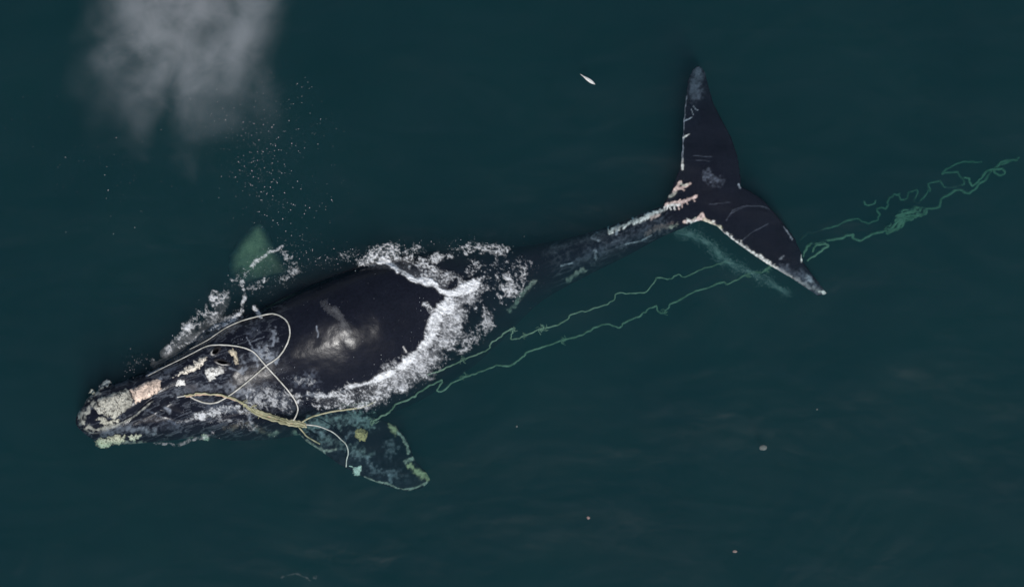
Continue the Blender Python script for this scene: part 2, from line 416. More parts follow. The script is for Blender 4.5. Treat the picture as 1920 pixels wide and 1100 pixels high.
# ------------------------------------------------------------------ skin colour: dark hide, scars, pale patches
WHITE = (.72, .70, .66); PINK = (.62, .47, .42); GREY = (.21, .235, .27); PALE = (.42, .42, .36); YEL = (.50, .47, .28); SLATE = (.07, .082, .105)
SC = [  # points, half width, colour, strength, raggedness
    ([(1143, 435), (1157, 427), (1172, 422), (1189, 416), (1207, 409), (1221, 402), (1236, 397)], 5, WHITE, .98, .8), ([(1190, 417), (1221, 403), (1246, 392)], 3.5, WHITE, .95, .6),
    ([(1140, 424), (1142, 438)], 2, WHITE, .8, .5), ([(1186, 408), (1190, 418)], 2.5, WHITE, .9, .4), ([(1222, 408), (1236, 402)], 4, PINK, .8, .6),
    ([(1250, 384), (1262, 380), (1278, 380), (1291, 374), (1306, 368)], 3.6, PINK, .95, .45), ([(1252, 386), (1262, 383), (1274, 384)], 2.6, WHITE, .9, .4), ([(1253, 385), (1251, 392)], 1.2, WHITE, .9, .2), ([(1278, 382), (1279, 389)], 1.3, PINK, .9, .2), ([(1286, 376), (1289, 383)], 1.1, PINK, .9, .2), ([(1299, 372), (1303, 378)], 1.2, PINK, .8, .2), ([(1268, 380), (1276, 374)], 1.2, PINK, .8, .2),
    ([(1256, 388), (1258, 393)], 1.5, WHITE, .8, .3), ([(1264, 387), (1266, 394)], 1.5, WHITE, .8, .3), ([(1272, 386), (1273, 392)], 1.5, PINK, .8, .3),
    ([(1264, 360), (1270, 350), (1275, 341)], 3.6, PINK, .9, .4), ([(1266, 354), (1278, 352), (1293, 345)], 3, PINK, .9, .4), ([(1276, 344), (1282, 348), (1290, 346)], 2.2, PALE, .9, .4), ([(1275, 352), (1283, 357)], 1.6, PINK, .7, .3), ([(1256, 368), (1266, 361)], 4, PALE, .6, .8),
    ([(1279, 298), (1280, 318)], 2.2, WHITE, .8, .5), ([(1281, 240), (1279, 298)], 1.8, GREY, .9, .6), ([(1287, 180), (1281, 240)], 1.6, GREY, .7, .6),
    ([(1281, 258), (1292, 252)], 1.8, WHITE, .7, .5), ([(1282, 228), (1297, 221)], 1.3, GREY, .9, .6), ([(1300, 200), (1308, 207)], 1.2, GREY, .8, .6),
    ([(1258, 425), (1272, 420)], 3.5, PALE, .8, .9), ([(1283, 416), (1301, 413), (1318, 410), (1340, 420)], 3.2, PINK, .95, .4), ([(1308, 411), (1312, 404), (1316, 400), (1321, 411)], 3, PINK, .9, .4), ([(1297, 413), (1304, 408)], 2, PALE, .8, .4),
    ([(1290, 415), (1336, 419), (1353, 431), (1371, 447), (1390, 459), (1414, 476), (1436, 491), (1458, 505), (1484, 519)], 4.6, WHITE, .95, .75),
    ([(1484, 519), (1519, 538), (1546, 550)], 5, WHITE, .6, 1.0), ([(1320, 412), (1352, 428)], 4, YEL, .5, .5),
    ([(1470, 505), (1500, 522), (1535, 546)], 14, SLATE, .8, .6), ([(1513, 520), (1526, 530)], 4, GREY, .9, .9), ([(1537, 546), (1547, 549)], 3, WHITE, .8, .6),
    ([(1303, 178), (1308, 135)], 15, SLATE, .9, .5), ([(1326, 330), (1342, 340)], 12, SLATE, .95, .8), ([(1504, 478), (1503, 490)], 2, WHITE, .9, .3),
    ([(1385, 346), (1388, 352)], 2, GREY, .9, .3), ([(1300, 292), (1334, 294)], 1.2, SLATE, .5, .3), ([(1305, 300), (1330, 302)], 1.2, SLATE, .5, .3),
    ([(1370, 400), (1400, 386), (1425, 386), (1443, 392)], 1.1, SLATE, .5, .4), ([(1362, 412), (1374, 394), (1395, 386)], 1.0, SLATE, .5, .4),
    ([(1393, 450), (1410, 435), (1440, 420)], 1.2, SLATE, .5, .4), ([(1330, 383), (1370, 379)], 1.2, SLATE, .4, .4), ([(1462, 485), (1470, 480)], 2, GREY, .7, .5),
    ([(1470, 425), (1486, 448)], 1.6, GREY, .7, .9), ([(1300, 215), (1296, 205)], 1, GREY, .8, .3),
    # peduncle
    ([(1002, 528), (984, 547), (955, 582)], 5, PALE, .45, .9), ([(1066, 525), (1080, 512), (1094, 506)], 5, PALE, .45, .8), ([(1052, 498), (1072, 493)], 2.2, GREY, .9, .7),
    ([(1172, 458), (1200, 452), (1222, 441)], 1.6, GREY, .9, .5), ([(1080, 490), (1120, 470), (1160, 455), (1200, 437), (1250, 418)], 14, SLATE, .45, 1.0),
    ([(1030, 470), (1080, 452), (1130, 438)], 12, GREY, .12, 1.0), ([(1115, 470), (1118, 486)], 4, GREY, .6, .8), ([(1160, 420), (1155, 440)], 2, GREY, .7, .8),
    ([(1120, 434), (1108, 446), (1125, 452)], 2, GREY, .6, .8), ([(1215, 440), (1225, 428), (1260, 420)], 6, (.2, .15, .13), .35, .9),
    # head: lips, jaw, wrinkles
    (MOUTH[:5], 2.0, PALE, .55, .9), (MOUTH[5:], 2.2, PALE, .3, 1.0), ([(153, 792), (150, 768), (156, 750), (168, 740), (182, 735)], 6, PALE, .85, 1.0), ([(156, 792), (160, 778), (168, 766), (176, 754)], 4, PALE, .8, .9), ([(165, 800), (185, 806), (210, 798)], 5, PALE, .6, 1.), ([(195, 812), (240, 802), (290, 808)], 7, GREY, .5, 1.), ([(330, 735), (420, 725), (460, 740)], 12, GREY, .45, 1.),
    ([(188, 726), (204, 716)], 6, SLATE, .9, .6), ([(180, 832), (230, 828), (290, 834), (330, 832), (360, 822)], 4, PALE, .45, .9), ([(330, 832), (325, 838)], 4, PALE, .5, .8),
    ([(306, 763), (316, 770)], 6, GREY, .8, .95), ([(275, 768), (300, 780), (330, 795)], 1.5, SLATE, 1, .5), ([(310, 793), (330, 800)], 12, SLATE, .6, .8),
    ([(300, 710), (318, 704)], 3, GREY, .5, .8), ([(275, 704), (304, 689)], 1.8, GREY, .9, .4), ([(312, 697), (328, 690)], 5, SLATE, .8, .9),
    ([(360, 740), (400, 760), (440, 770)], 9, SLATE, .6, .9), ([(330, 712), (362, 728)], 10, (.05, .045, .05), .8, .8),
    ([(485, 665), (497, 655), (508, 668)], 14, GREY, .75, .95), ([(513, 622), (514, 640)], 7, GREY, .75, .95), ([(520, 660), (518, 680)], 3, GREY, .7, .8),
    ([(468, 622), (480, 616)], 12, SLATE, .55, .9), ([(462, 632), (472, 648), (484, 686)], 1.3, GREY, .6, .6), ([(470, 640), (495, 632)], 1.2, GREY, .5, .6),
    ([(452, 670), (462, 690), (452, 700)], 3, GREY, .5, .95), ([(430, 690), (450, 696), (455, 688)], 2, GREY, .6, .8), ([(560, 715), (580, 705), (590, 722)], 14, SLATE, .55, .95),
    ([(593, 612), (596, 622), (595, 632)], 1.6, GREY, .8, .5), ([(756, 650), (762, 660)], 1.4, WHITE, .7, .2),
    ([(470, 730), (520, 745), (550, 760)], 20, GREY, .15, 1.0),
    ([(468, 780), (474, 800), (482, 808)], 4, GREY, .5, .8), ([(420, 800), (460, 795), (500, 810)], 8, (.12, .10, .08), .6, .9), ([(508, 815), (522, 810)], 5, PALE, .5, .8),
    ([(640, 735), (670, 720), (690, 718)], 2, GREY, .3, .8), ([(560, 740), (620, 740)], 6, GREY, .4, 1.),
    # left flipper
    ([(733, 797), (740, 808)], 7, YEL, .8, .7), ([(745, 810), (756, 820), (763, 835), (765, 848)], 3.4, PALE, .8, .7), ([(760, 865), (774, 860)], 4, PALE, .9, .6),
    ([(769, 873), (784, 886), (804, 895)], 6.5, YEL, .85, .7), ([(684, 895), (706, 903), (725, 905), (745, 915), (770, 917), (800, 905)], 2.2, PALE, .8, .8),
    ([(552, 812), (568, 825), (588, 836)], 5.5, PALE, .8, .7), ([(588, 836), (608, 845), (629, 841)], 3, PALE, .7, .7), ([(608, 845), (609, 862)], 2, PALE, .7, .5),
    ([(590, 808), (606, 815)], 4.5, GREY, .7, .9), ([(725, 830), (738, 838), (728, 845)], 9, GREY, .4, .95), ([(660, 846), (672, 852)], 8, GREY, .5, .95),
    ([(690, 783), (702, 777)], 4, PALE, .7, .8), ([(658, 790), (674, 786)], 5, GREY, .6, .9), ([(580, 800), (620, 788), (660, 784), (700, 790)], 15, (.20, .25, .25), .75, 1.0), ([(600, 820), (640, 835), (690, 850)], 10, (.17, .21, .21), .6, 1.0), ([(700, 880), (750, 890)], 9, GREY, .45, 1.),
    ([(600, 830), (640, 858), (700, 870), (760, 905)], 26, SLATE, .22, 1.0), ([(690, 860), (696, 868)], 6, GREY, .5, .9), ([(648, 822), (660, 812)], 6, GREY, .5, .9),
    ([(730, 890), (733, 902)], 3, GREY, .6, .8), ([(640, 760), (690, 755)], 4, PALE, .3, 1.),
]
def paint():
    n = len(BCO)
    col = np.empty((n, 3)); base = np.array((.0078, .0092, .0150))
    f = fbm(BX / 35, BY / 35, BCO[:, 2] * 3, 4)[:, None]
    col[:] = base * (0.75 + 0.6 * f)
    wx = BX + 6 * (fbm(BX / 4.5, BY / 4.5, 1.5, 2) - .5); wy = BY + 6 * (fbm(BX / 4.5, BY / 4.5, 9.5, 2) - .5)
    fine = np.clip((fbm(BX / 4.5, BY / 4.5, 4.2, 3) - .5) * 2.4 + .5, 0, 1); mid = np.clip((fbm(BX / 16, BY / 16, 2.2, 4) - .5) * 2.4 + .5, 0, 1)
    ra_ = BX * .94 - BY * .34; rb_ = BX * .34 + BY * .94; rid = 1 - np.abs(2 * fbm(ra_ / 34 + 1.5 * fbm(BX / 20, BY / 20, 2.7, 2), rb_ / 9, 6.1, 5, .6) - 1)
    # fine network of old scratches along the tail stock and on the head
    m = sstep(1010, 1060, BX) * sstep(1270, 1220, BX) * sstep(.88, .98, rid) * .24 * (.3 + .7 * mid) + sstep(560, 480, BX) * sstep(.90, .98, rid) * .25
    col = col * (1 - m[:, None]) + np.array(GREY) * m[:, None]
    up = np.where(BCO[:, 2] > -0.9, 1.0, 0.0)
    for pts, hw, c, st, rag in SC:
        P = np.asarray(pts, float); pad = hw * 2.2 + 8
        sel = (BX > P[:, 0].min() - pad) & (BX < P[:, 0].max() + pad) & (BY > P[:, 1].min() - pad) & (BY < P[:, 1].max() + pad) & (up > 0)
        if not sel.any(): continue
        d, _ = seg_dist(wx[sel] * rag + BX[sel] * (1 - rag), wy[sel] * rag + BY[sel] * (1 - rag), pts)
        nn = fine[sel] * .6 + mid[sel] * .4
        big = min(1.0, hw / 9.0)
        a = st * sstep(1.3, .45 - .5 * big * rag, d / hw + rag * (1.3 + .5 * big) * (.55 - nn)) * (1 - .35 * rag * (1 - fine[sel]))
        a = a[:, None]; col[sel] = col[sel] * (1 - a) + np.array(c) * (.75 + .5 * fine[sel][:, None]) * a
    # pale underside of the deep right flipper; its soft fade into shade is painted in
    q = inside(BX, BY, FLIP_R) & (BCO[:, 2] < -0.8)
    de, _ = seg_dist(BX, BY, FLIP_R[1:-1], False)
    w = (np.where(q, sstep(575, 480, BX) * sstep(0, 22, de) * sstep(545, 470, BY), 0) * (.6 + .4 * mid))[:, None]
    col = col * (1 - w) + np.array((.60, .42, .30)) * w
    return np.concatenate([col, np.ones((n, 1))], 1)

whale = empty('right_whale', W(660, 612, -1.0))
tag(whale, 'black right whale swimming at the surface with ropes wrapped round its head and flipper', 'whale')
body = bpy.data.objects.new('body', BODY_ME); C.objects.link(body); body.parent = whale; body.matrix_parent_inverse = whale.matrix_world.inverted()
BODY_ME.materials.clear(); BODY_ME.materials.append(M_skin)
BODY_ME.polygons.foreach_set('use_smooth', [True] * len(BODY_ME.polygons))
set_attr(body, 'skin_colour', paint(), 'FLOAT_COLOR')

# callosities: raised, rough, pale patches
def callosity(poly, hgt, colour, speck, label=None, seed=0., rough=.5, dark=(.05, .045, .04), name='callosity', wob=3.0):
    P = np.asarray(poly, float); P = spline(np.vstack([P, P[:1]]), 6)[:-1]
    P = P + wob * 1.5 * (np.stack([fbm(P[:, 0] / 3.6, P[:, 1] / 3.6, seed, 2), fbm(P[:, 0] / 3.6, P[:, 1] / 3.6, seed + 9, 2)], 1) - .5) * 2
    def zt(x, y, d):
        lump = .5 * fbm(x / 2.6, y / 2.6, seed + 1, 2) + .5 * fbm(x / 8, y / 8, seed + 2, 2)
        bz = body_z(x, y); ok = bz > -1.5; bz = np.where(ok, bz, bz[ok].min()); bz = np.maximum(bz, np.median(bz[ok]) - .25)
        return bz - 0.02 + (hgt + 0.02) * np.sqrt(np.clip(d / 7, 0, 1)) * (1 - rough + 2 * rough * lump)
    V, F, ux, uy = slab(P, zt, lambda x, y, d: 0.05 + 0 * d, 1.25)
    o = mesh_obj(name, V, F, M_call, whale)
    x = np.concatenate([ux, ux]); y = np.concatenate([uy, uy])
    n1 = fbm(x / 1.9, y / 1.9, seed + 4, 2); n2 = fbm(x / 10, y / 10, seed + 6, 3)
    c = np.array(colour)[None] * (.6 + 1.2 * n2[:, None])
    k = (sstep(.58 - speck, .80 - speck, n1) * (.35 + .6 * sstep(.3, .7, fbm(x / 6, y / 6, seed + 3, 2))))[:, None]
    c = c * (1 - k) + np.array(dark) * k
    de, _ = seg_dist(x, y, P, True); e = sstep(-.6, 2.6, de + 4.0 * (fbm(x / 2.3, y / 2.3, seed + 12, 2) - .5))[:, None]
    c = c * e + np.array((.03, .028, .033)) * (1 - e)
    set_attr(o, 'skin_colour', np.concatenate([c, np.ones((len(x), 1))], 1), 'FLOAT_COLOR')
    if label: o['label'] = label
    return o
callosity([(174, 757), (184, 748), (205, 738), (228, 729), (242, 732), (250, 750), (246, 762), (228, 778), (212, 784), (192, 777), (180, 772)], .07, (.40, .39, .33), .13, 'grey stippled bonnet callosity on the snout', 1., .5)
callosity([(240, 731), (258, 722), (280, 713), (300, 711), (304, 722), (298, 734), (280, 744), (256, 758), (250, 748)], .05, (.66, .52, .42), .06, 'pinkish rear part of the bonnet', 2., .4)
callosity([(316, 708), (335, 696), (352, 686), (370, 674), (388, 668), (391, 676), (380, 690), (364, 696), (346, 702), (328, 706)], .045, (.68, .62, .52), .05, 'pale elongated callosity in front of the blowholes', 3., .45, wob=5)
callosity([(327, 716), (337, 711), (346, 713), (348, 720), (338, 725), (329, 724)], .04, (.75, .73, .68), .02, 'small white oval callosity', 4., .4)
callosity([(427, 652), (436, 651), (443, 660), (450, 674), (447, 683), (438, 681), (436, 670), (430, 662)], .045, (.60, .52, .38), .08, 'pale callosity behind the blowholes', 5., .5)
callosity([(384, 690), (400, 684), (418, 688), (424, 696), (410, 706), (394, 713), (386, 706)], .05, (.62, .61, .57), .16, 'wrinkled barnacled callosity beside the blowholes', 6., .8, wob=4)
callosity([(177, 828), (190, 820), (215, 816), (232, 814), (238, 824), (230, 833), (204, 838), (184, 838)], .06, (.52, .50, .36), .10, 'yellowish callosity on the lower lip', 7., .6, wob=5)
callosity([(240, 816), (262, 812), (265, 818), (255, 823), (243, 828)], .05, (.52, .50, .38), .08, None, 8., .6)
callosity([(379, 815), (388, 813), (393, 820), (387, 826), (379, 824)], .06, (.55, .55, .44), .05, None, 9., .5)
callosity([(178, 786), (190, 778), (205, 786), (222, 788), (232, 783), (218, 795), (196, 796)], .05, (.45, .44, .36), .10, None, 10., .6, wob=4)
callosity([(165, 733), (172, 729), (179, 730), (178, 736), (168, 738)], .05, (.42, .44, .36), .06, None, 11., .5)
callosity([(185, 724), (196, 713), (207, 712), (208, 719), (196, 727), (187, 731)], .05, (.20, .23, .23), .10, None, 12., .5)
callosity([(664, 808), (672, 802), (686, 804), (691, 815), (687, 826), (674, 827), (666, 820)], .04, (.40, .31, .15), .03, 'tan scar patch on the left flipper', 13., .5, name='scar_patch')
callosity([(649, 874), (660, 873), (676, 873), (678, 883), (672, 892), (661, 889), (662, 881)], .05, (.66, .74, .66), .0, 'white torn patch on the edge of the left flipper', 14., .4, name='scar_patch')

# blowholes: a raised lip and a dark bowl
for k, ((cx, cy_), ra, rb, an) in enumerate(BLOW):
    a = R(an); V = []; F = []; nr, ns = 9, 28
    prof = [(1.75, -.01), (1.45, .018), (1.2, .032), (1.0, .026), (.85, .0), (.7, -.05), (.5, -.09), (.25, -.11), (.05, -.115)]
    z0 = float(np.max(body_z(np.array([cx + 14, cx - 14, cx]), np.array([cy_, cy_, cy_ + 10.0])))) - 0.02
    ring = []
    for q, (r, h) in enumerate(prof):
        for s in range(ns):
            t = 2 * math.pi * s / ns; u, v = ra * r * math.cos(t), rb * r * math.sin(t) * (1 - .35 * (math.cos(t) > 0) * math.cos(t) * k)
            px, py = cx + u * math.cos(a) + v * math.sin(a), cy_ - u * math.sin(a) + v * math.cos(a)
            zz = float(body_z(px, py)) if r > 1.1 else z0
            V.append(W(px, py, (max(zz, z0 - .06) if r > 1.1 else z0) + h))
    for q in range(nr - 1):
        for s in range(ns):
            s2 = (s + 1) % ns; F.append((q * ns + s, q * ns + s2, (q + 1) * ns + s2, (q + 1) * ns + s))
    lip = mesh_obj('blowhole', V[:4 * ns], [f for f in F if max(f) < 4 * ns], M_call, whale)
    c = np.tile(np.array([[.03, .027, .03, 1]]), (4 * ns, 1)); t = np.arange(4 * ns) % ns / ns * 2 * np.pi
    wgt = (sstep(.2, .9, np.cos(t - (1.6 if k else 3.4))) * .8 * (np.repeat([0, 0.5, 1, 1], ns)))[:, None]
    c[:, :3] = c[:, :3] * (1 - wgt) + np.array((.6, .58, .54)) * wgt
    set_attr(lip, 'skin_colour', c, 'FLOAT_COLOR')
    mesh_obj('cavity', V[3 * ns:], [tuple(i - 3 * ns for i in f) for f in F if min(f) >= 3 * ns], M_dark, lip)

# ------------------------------------------------------------------ ropes
def tube(pts3, rad, nseg=9, lobes=3, pitch=0.16, depth=.16):
    P = np.asarray(pts3, float)
    L = np.concatenate([[0], np.cumsum(np.linalg.norm(np.diff(P, axis=0), axis=1))])
    n = max(int(L[-1] / 0.02), 8); t = np.linspace(0, L[-1], n)
    P = np.stack([np.interp(t, L, P[:, k]) for k in range(3)], 1)
    rr = np.interp(t, L, np.broadcast_to(rad, L.shape))
    T = np.gradient(P, axis=0); T /= np.linalg.norm(T, axis=1)[:, None] + 1e-9
    up = np.array([0, 0, 1.0]); A = np.cross(T, up); A /= np.linalg.norm(A, axis=1)[:, None] + 1e-9; B = np.cross(A, T)
    th = np.linspace(0, 2 * np.pi, nseg, endpoint=False); V = []
    for i in range(n):
        r = rr[i] * (1 + depth * np.cos(lobes * (th + 2 * np.pi * t[i] / pitch / lobes * 1.0)))
        V.append(P[i] + np.cos(th)[:, None] * r[:, None] * A[i] + np.sin(th)[:, None] * r[:, None] * B[i])
    V = np.concatenate(V); F = []
    for i in range(n - 1):
        for k in range(nseg):
            k2 = (k + 1) % nseg; F.append((i * nseg + k, i * nseg + k2, (i + 1) * nseg + k2, (i + 1) * nseg + k))
    F.append(tuple(range(nseg))[::-1]); F.append(tuple((n - 1) * nseg + k for k in range(nseg)))
    return V, F

def lay(pts, rad, lift=0.0, floor=None, per=7, wig=0.0, seed=0.):
    # chart polyline laid on the whale where it crosses it, else at depth `floor` (number or per point)
    A = spline(np.asarray([p[:2] for p in pts], float), per)
    if wig:
        s = np.arange(len(A)) * .55
        A = A + wig * np.stack([fbm(s, s * 0 + seed, 1., 2) - .5, fbm(s, s * 0 + seed, 8., 2) - .5], 1)
    zb = np.where(A[:, 0] > 1150, -9.0, body_z(A[:, 0], A[:, 1]))   # the lines pass below the flukes
    fl = np.interp(np.linspace(0, 1, len(A)), np.linspace(0, 1, len(np.atleast_1d(floor))), np.atleast_1d(floor)) if floor is not None else np.zeros(len(A))
    z = np.maximum(zb + rad * .8, fl) + lift
    k = np.ones(5) / 5; z = np.convolve(np.pad(z, 2, mode='edge'), k, 'valid')
    return np.array([W(a, b, c) for (a, b), c in zip(A, z)])

def free(pts, depth, per=6, wig=0.0, seed=0., smooth=True):
    A = spline(np.asarray(pts, float), per) if smooth else np.asarray(pts, float)
    if wig:
        s = np.arange(len(A)) * .5
        A = A + wig * np.stack([fbm(s, s * 0 + seed, 1., 2) - .5, fbm(s, s * 0 + seed, 8., 2) - .5], 1)
    d = np.interp(np.linspace(0, 1, len(A)), np.linspace(0, 1, len(depth)), depth)
    return np.array([W(a, b, c) for (a, b), c in zip(A, d)])

G_ROPE = 'ropes wrapped round and trailing from the whale'
def rope(pts3, rad, mat, label, name='fishing_rope', cat='rope', group=G_ROPE, tufts=(), **kw):
    if mat is M_green:
        q = np.arange(len(pts3)) * .31; rad = rad * (.7 + .75 * fbm(q, q * 0 + len(pts3), 2., 3))
    V, F = tube(pts3, rad, **kw); o = mesh_obj(name, V, F, mat); tag(o, label, cat, group)
    for tx, ty in tufts:                   # weed caught on the line
        k = np.argmin([(960 + p[0] * 100 * H / (H - p[2]) - tx) ** 2 + (550 - p[1] * 100 * H / (H - p[2]) - ty) ** 2 for p in pts3]); c = pts3[k]
        VV = []; FF = []; n0 = 0
        for _ in range(9):
            a = random.uniform(0, 6.3); L = random.uniform(.03, .11); b = random.uniform(-.04, .04)
            v, f = tube([c + np.array((random.uniform(-.05, .05), random.uniform(-.03, .03), .01)), c + np.array((L * .6 * math.cos(a), L * .6 * math.sin(a), b)), c + np.array((L * math.cos(a + .8), L * math.sin(a + .8), b))], .007, 5, depth=0)
            VV.append(v); FF += [tuple(i + n0 for i in g) for g in f]; n0 += len(v)
        mesh_obj('weed_tuft', np.concatenate(VV), FF, mat, o)
    return o

LOOP = [(332, 744), (352, 742), (367, 749), (385, 755), (402, 755), (417, 749), (440, 734), (470, 710), (498, 686), (522, 669), (537, 647), (543.5, 625), (539.5, 605), (527, 593),
        (511, 588), (494, 590.5), (475, 595), (451, 602), (426, 613), (407, 625), (388, 638), (355, 655)]
LP = lay(LOOP, .017, .012, 0.02)
rope(LP, np.interp(np.linspace(0, 1, len(LP)), [0, .1, .7, .82, 1], [.010, .0135, .0135, .009, .005]), M_rope, 'white rope looped in a round bight over the top of the whale\'s head')
STRAND = [(277, 704), (306, 689), (335, 675), (361, 662), (381, 651.5), (396, 647), (421, 646.5), (445, 649), (464, 654), (478, 662), (498, 685), (522, 711), (543.5, 736), (554.5, 753), (558.5, 767), (555, 779), (550, 788)]
SP = lay(STRAND, .016, .03, 0.02)
rope(SP, np.interp(np.linspace(0, 1, len(SP)), [0, .25, .4, 1], [.005, .008, .0125, .0125]), M_rope, 'white rope running behind the blowholes straight down to the tan rope bundle')

bundle = empty('rope_bundle', W(515, 783, .1)); tag(bundle, 'frayed tan rope bundle at the corner of the whale\'s mouth', 'rope bundle', G_ROPE)
BND = [(347, 742), (367, 739), (388, 738.5), (411, 741), (434, 746), (454, 756), (470, 767), (484, 774), (503, 780), (522, 786), (543, 792), (560, 794), (573, 797)]
for k in range(6):
    off = (k - 2.5) * 2.1
    pts = [(x + off * .3, y + off * (.25 + .75 * min(1, max(0, (x - 430) / 60))) * (1 - .5 * max(0, (x - 540) / 40))) for x, y in (BND if k in (1, 3) else BND[4 + (k % 3):])]
    m = bpy.data.materials.get('salmon_rope') or rope_material('salmon_rope', (.60, .42, .30), (.42, .30, .2))
    V, F = tube(lay(pts, .016, .01 + .012 * (k % 3), .02, wig=5.0, seed=k * 3.3), .015 if k in (1, 3) else .018); mesh_obj('strand', V, F, m if k == 3 else M_tan, bundle)
for k in range(14):                        # frayed ends standing off the bundle
    x, y = BND[random.randint(5, 11)]; a = random.uniform(-1.2, 1.2); L = random.uniform(7, 16)
    V, F = tube(lay([(x, y), (x + L * .5 * math.cos(a), y + L * .5 * math.sin(a)), (x + L * math.cos(a + .5), y + L * math.sin(a + .5))], .01, .03, .04), .006, 5); mesh_obj('frayed_end', V, F, M_tan, bundle)

rope(lay([(566, 791), (580, 783), (594, 778), (623, 771), (649, 767.5), (682, 762), (705, 752)], .016, .01, [.03, .03, .01, -.05]), .015, M_tan, 'tan rope lying along the whale\'s flank above the left flipper')
rope(lay([(566, 795), (594, 798), (614, 805), (627, 812), (640, 824), (649, 833), (653, 848), (650, 861), (649, 875)], .011, .04, [.0, -.15, -.25]), .011, M_rope, 'thin line hanging across the left flipper to its white torn patch')
rope(lay([(556, 796), (568, 809), (576, 818), (600, 832)], .014, .03, [.0, -.1]), .014, M_tan, 'short tan rope end reaching over the flipper\'s front edge')

TA = [(697, 796), (704, 786), (725, 775), (736, 765), (743, 758), (769, 747), (786, 735), (806, 723), (826, 712.5), (829, 716), (823.5, 724), (820, 730), (828, 733), (845, 719), (871, 707.5), (897, 698),
      (927, 686), (952, 685), (976, 672), (991, 659), (1017, 651), (1055, 638), (1092, 627), (1115, 614), (1137, 607), (1162, 614), (1171, 604), (1197, 593), (1212, 582), (1229, 574), (1235, 585), (1246, 585),
      (1257, 570), (1276, 561), (1295, 550), (1332, 537), (1355, 528), (1366, 531), (1392, 518), (1406, 512), (1432, 508), (1446, 498), (1475, 492), (1505, 482)]
rope(lay(TA, .02, .0, [-.42, -.55, -.68, -.8, -.85, -.9, -.9, -.9], wig=4.5, seed=2.), .018, M_green, 'lower of two long pale lines trailing from left flipper to flukes', tufts=[(1246, 584), (871, 706), (1055, 637), (1400, 514), (1440, 500), (700, 790)])
TB = [(800, 702), (820, 696), (841, 687), (864, 675.5), (894, 664), (916, 654), (920, 644), (939, 630), (957, 617.5), (965, 614), (961, 622), (957, 634), (965, 636), (980, 630.5), (1014, 617.5), (1036, 612), (1062, 599), (1072, 589),
      (1100, 582), (1126, 574), (1149, 564), (1154, 552), (1179, 549), (1209, 547), (1225, 533), (1229, 523), (1242, 520), (1254, 523), (1272, 515), (1284, 519), (1310, 507), (1340, 497), (1368, 488)]
rope(lay(TB, .02, .0, [-.35, -.45, -.52, -.6, -.7, -.9], wig=4.5, seed=5.), .0145, M_green, 'upper of the two long pale lines trailing beside the whale\'s tail', tufts=[(961, 616), (982, 630), (1014, 617), (1020, 615), (868, 674)])

tl = 'line sinking into green water behind the flukes'
TC = [(1505, 482), (1510, 467), (1517, 459), (1530, 455), (1560, 450), (1581, 445), (1599, 438), (1600, 447), (1617, 449), (1636, 438), (1654, 434), (1668, 430), (1681, 419), (1693, 407), (1727, 391), (1739, 391), (1760, 389), (1764, 373),
      (1780, 363), (1798, 355), (1812, 362), (1824, 358), (1837, 345), (1849, 334), (1858, 319), (1870, 311), (1890, 303), (1911, 296)]
rope(free(TC, [-.92, -1.1, -1.2, -1.35, -1.5], wig=4, seed=3.), .026, M_green, 'long green ' + tl + ' through the knotted tangle')
rope(free([(1512, 489), (1528, 479), (1540, 469), (1552, 461), (1546, 457), (1535, 458), (1528, 462), (1522, 472)], [-.85, -.85, -.85], wig=4, seed=6.), .022, M_green, 'small loose loop of line just behind the lower fluke')
TE = [(1498, 449), (1510, 440), (1530, 434), (1549, 427), (1565, 425), (1581, 417), (1601, 409), (1624, 417), (1640, 415), (1646, 407), (1649, 400), (1645, 391), (1659, 390), (1666, 384), (1664, 377), (1672, 368), (1686, 363), (1688, 374),
      (1698, 372), (1706, 361), (1720, 357), (1714, 378), (1722, 380), (1738, 362), (1743, 355), (1741, 343), (1762, 340), (1771, 350), (1798, 349), (1808, 341), (1798, 327), (1789, 321), (1766, 325), (1776, 316), (1800, 305), (1822, 303), (1842, 305)]
rope(free(TE, [-1.4, -1.45, -1.5, -1.55], wig=6, seed=4.), .02, M_green, 'thin slack line looping faintly above the knotted tangle')
rope(free([(1620, 377), (1622, 382), (1632, 384), (1640, 380), (1641, 375)], [-1.3, -1.3], wig=3), .02, M_green, 'short curl of line alone above the thin slack line')
rope(free([(1808, 334), (1817, 334), (1818, 340), (1822, 347), (1836, 338), (1849, 322), (1866, 316), (1880, 318), (1884, 325), (1872, 327), (1865, 320), (1872, 308), (1888, 299), (1908, 300)], [-1.3, -1.35], wig=5, seed=9.), .024, M_green, 'curled far end of line at the right edge of the water')
tang = empty('rope_tangle', W(1700, 408, -1.15)); tag(tang, 'knotted green tangle of rope trailing under water behind the flukes', 'rope tangle', G_ROPE)
TG = [(1662, 432, 8), (1674, 428, 9), (1684, 418, 11), (1690, 406, 12), (1702, 402, 16), (1716, 398, 15), (1728, 395, 12)]
for k in range(13):
    pts = []
    for q in range(26):
        u = random.random() * (len(TG) - 1); i = int(u); f = u - i
        cx, cy_, r = [TG[i][j] * (1 - f) + TG[i + 1][j] * f for j in range(3)]
        a = random.uniform(0, 6.3); rr = r * math.sqrt(random.random())
        pts.append((u + random.uniform(-.8, .8), cx + rr * math.cos(a), cy_ + rr * math.sin(a) * .8))
    pts.sort(key=lambda p: p[0] + random.uniform(-.25, .25))
    V, F = tube(free([p[1:] for p in pts], [-1.1 - .03 * k, -1.12 - .04 * (k % 4), -1.12 - .02 * k], per=6), .028, 7); mesh_obj('strand', V, F, M_green, tang)

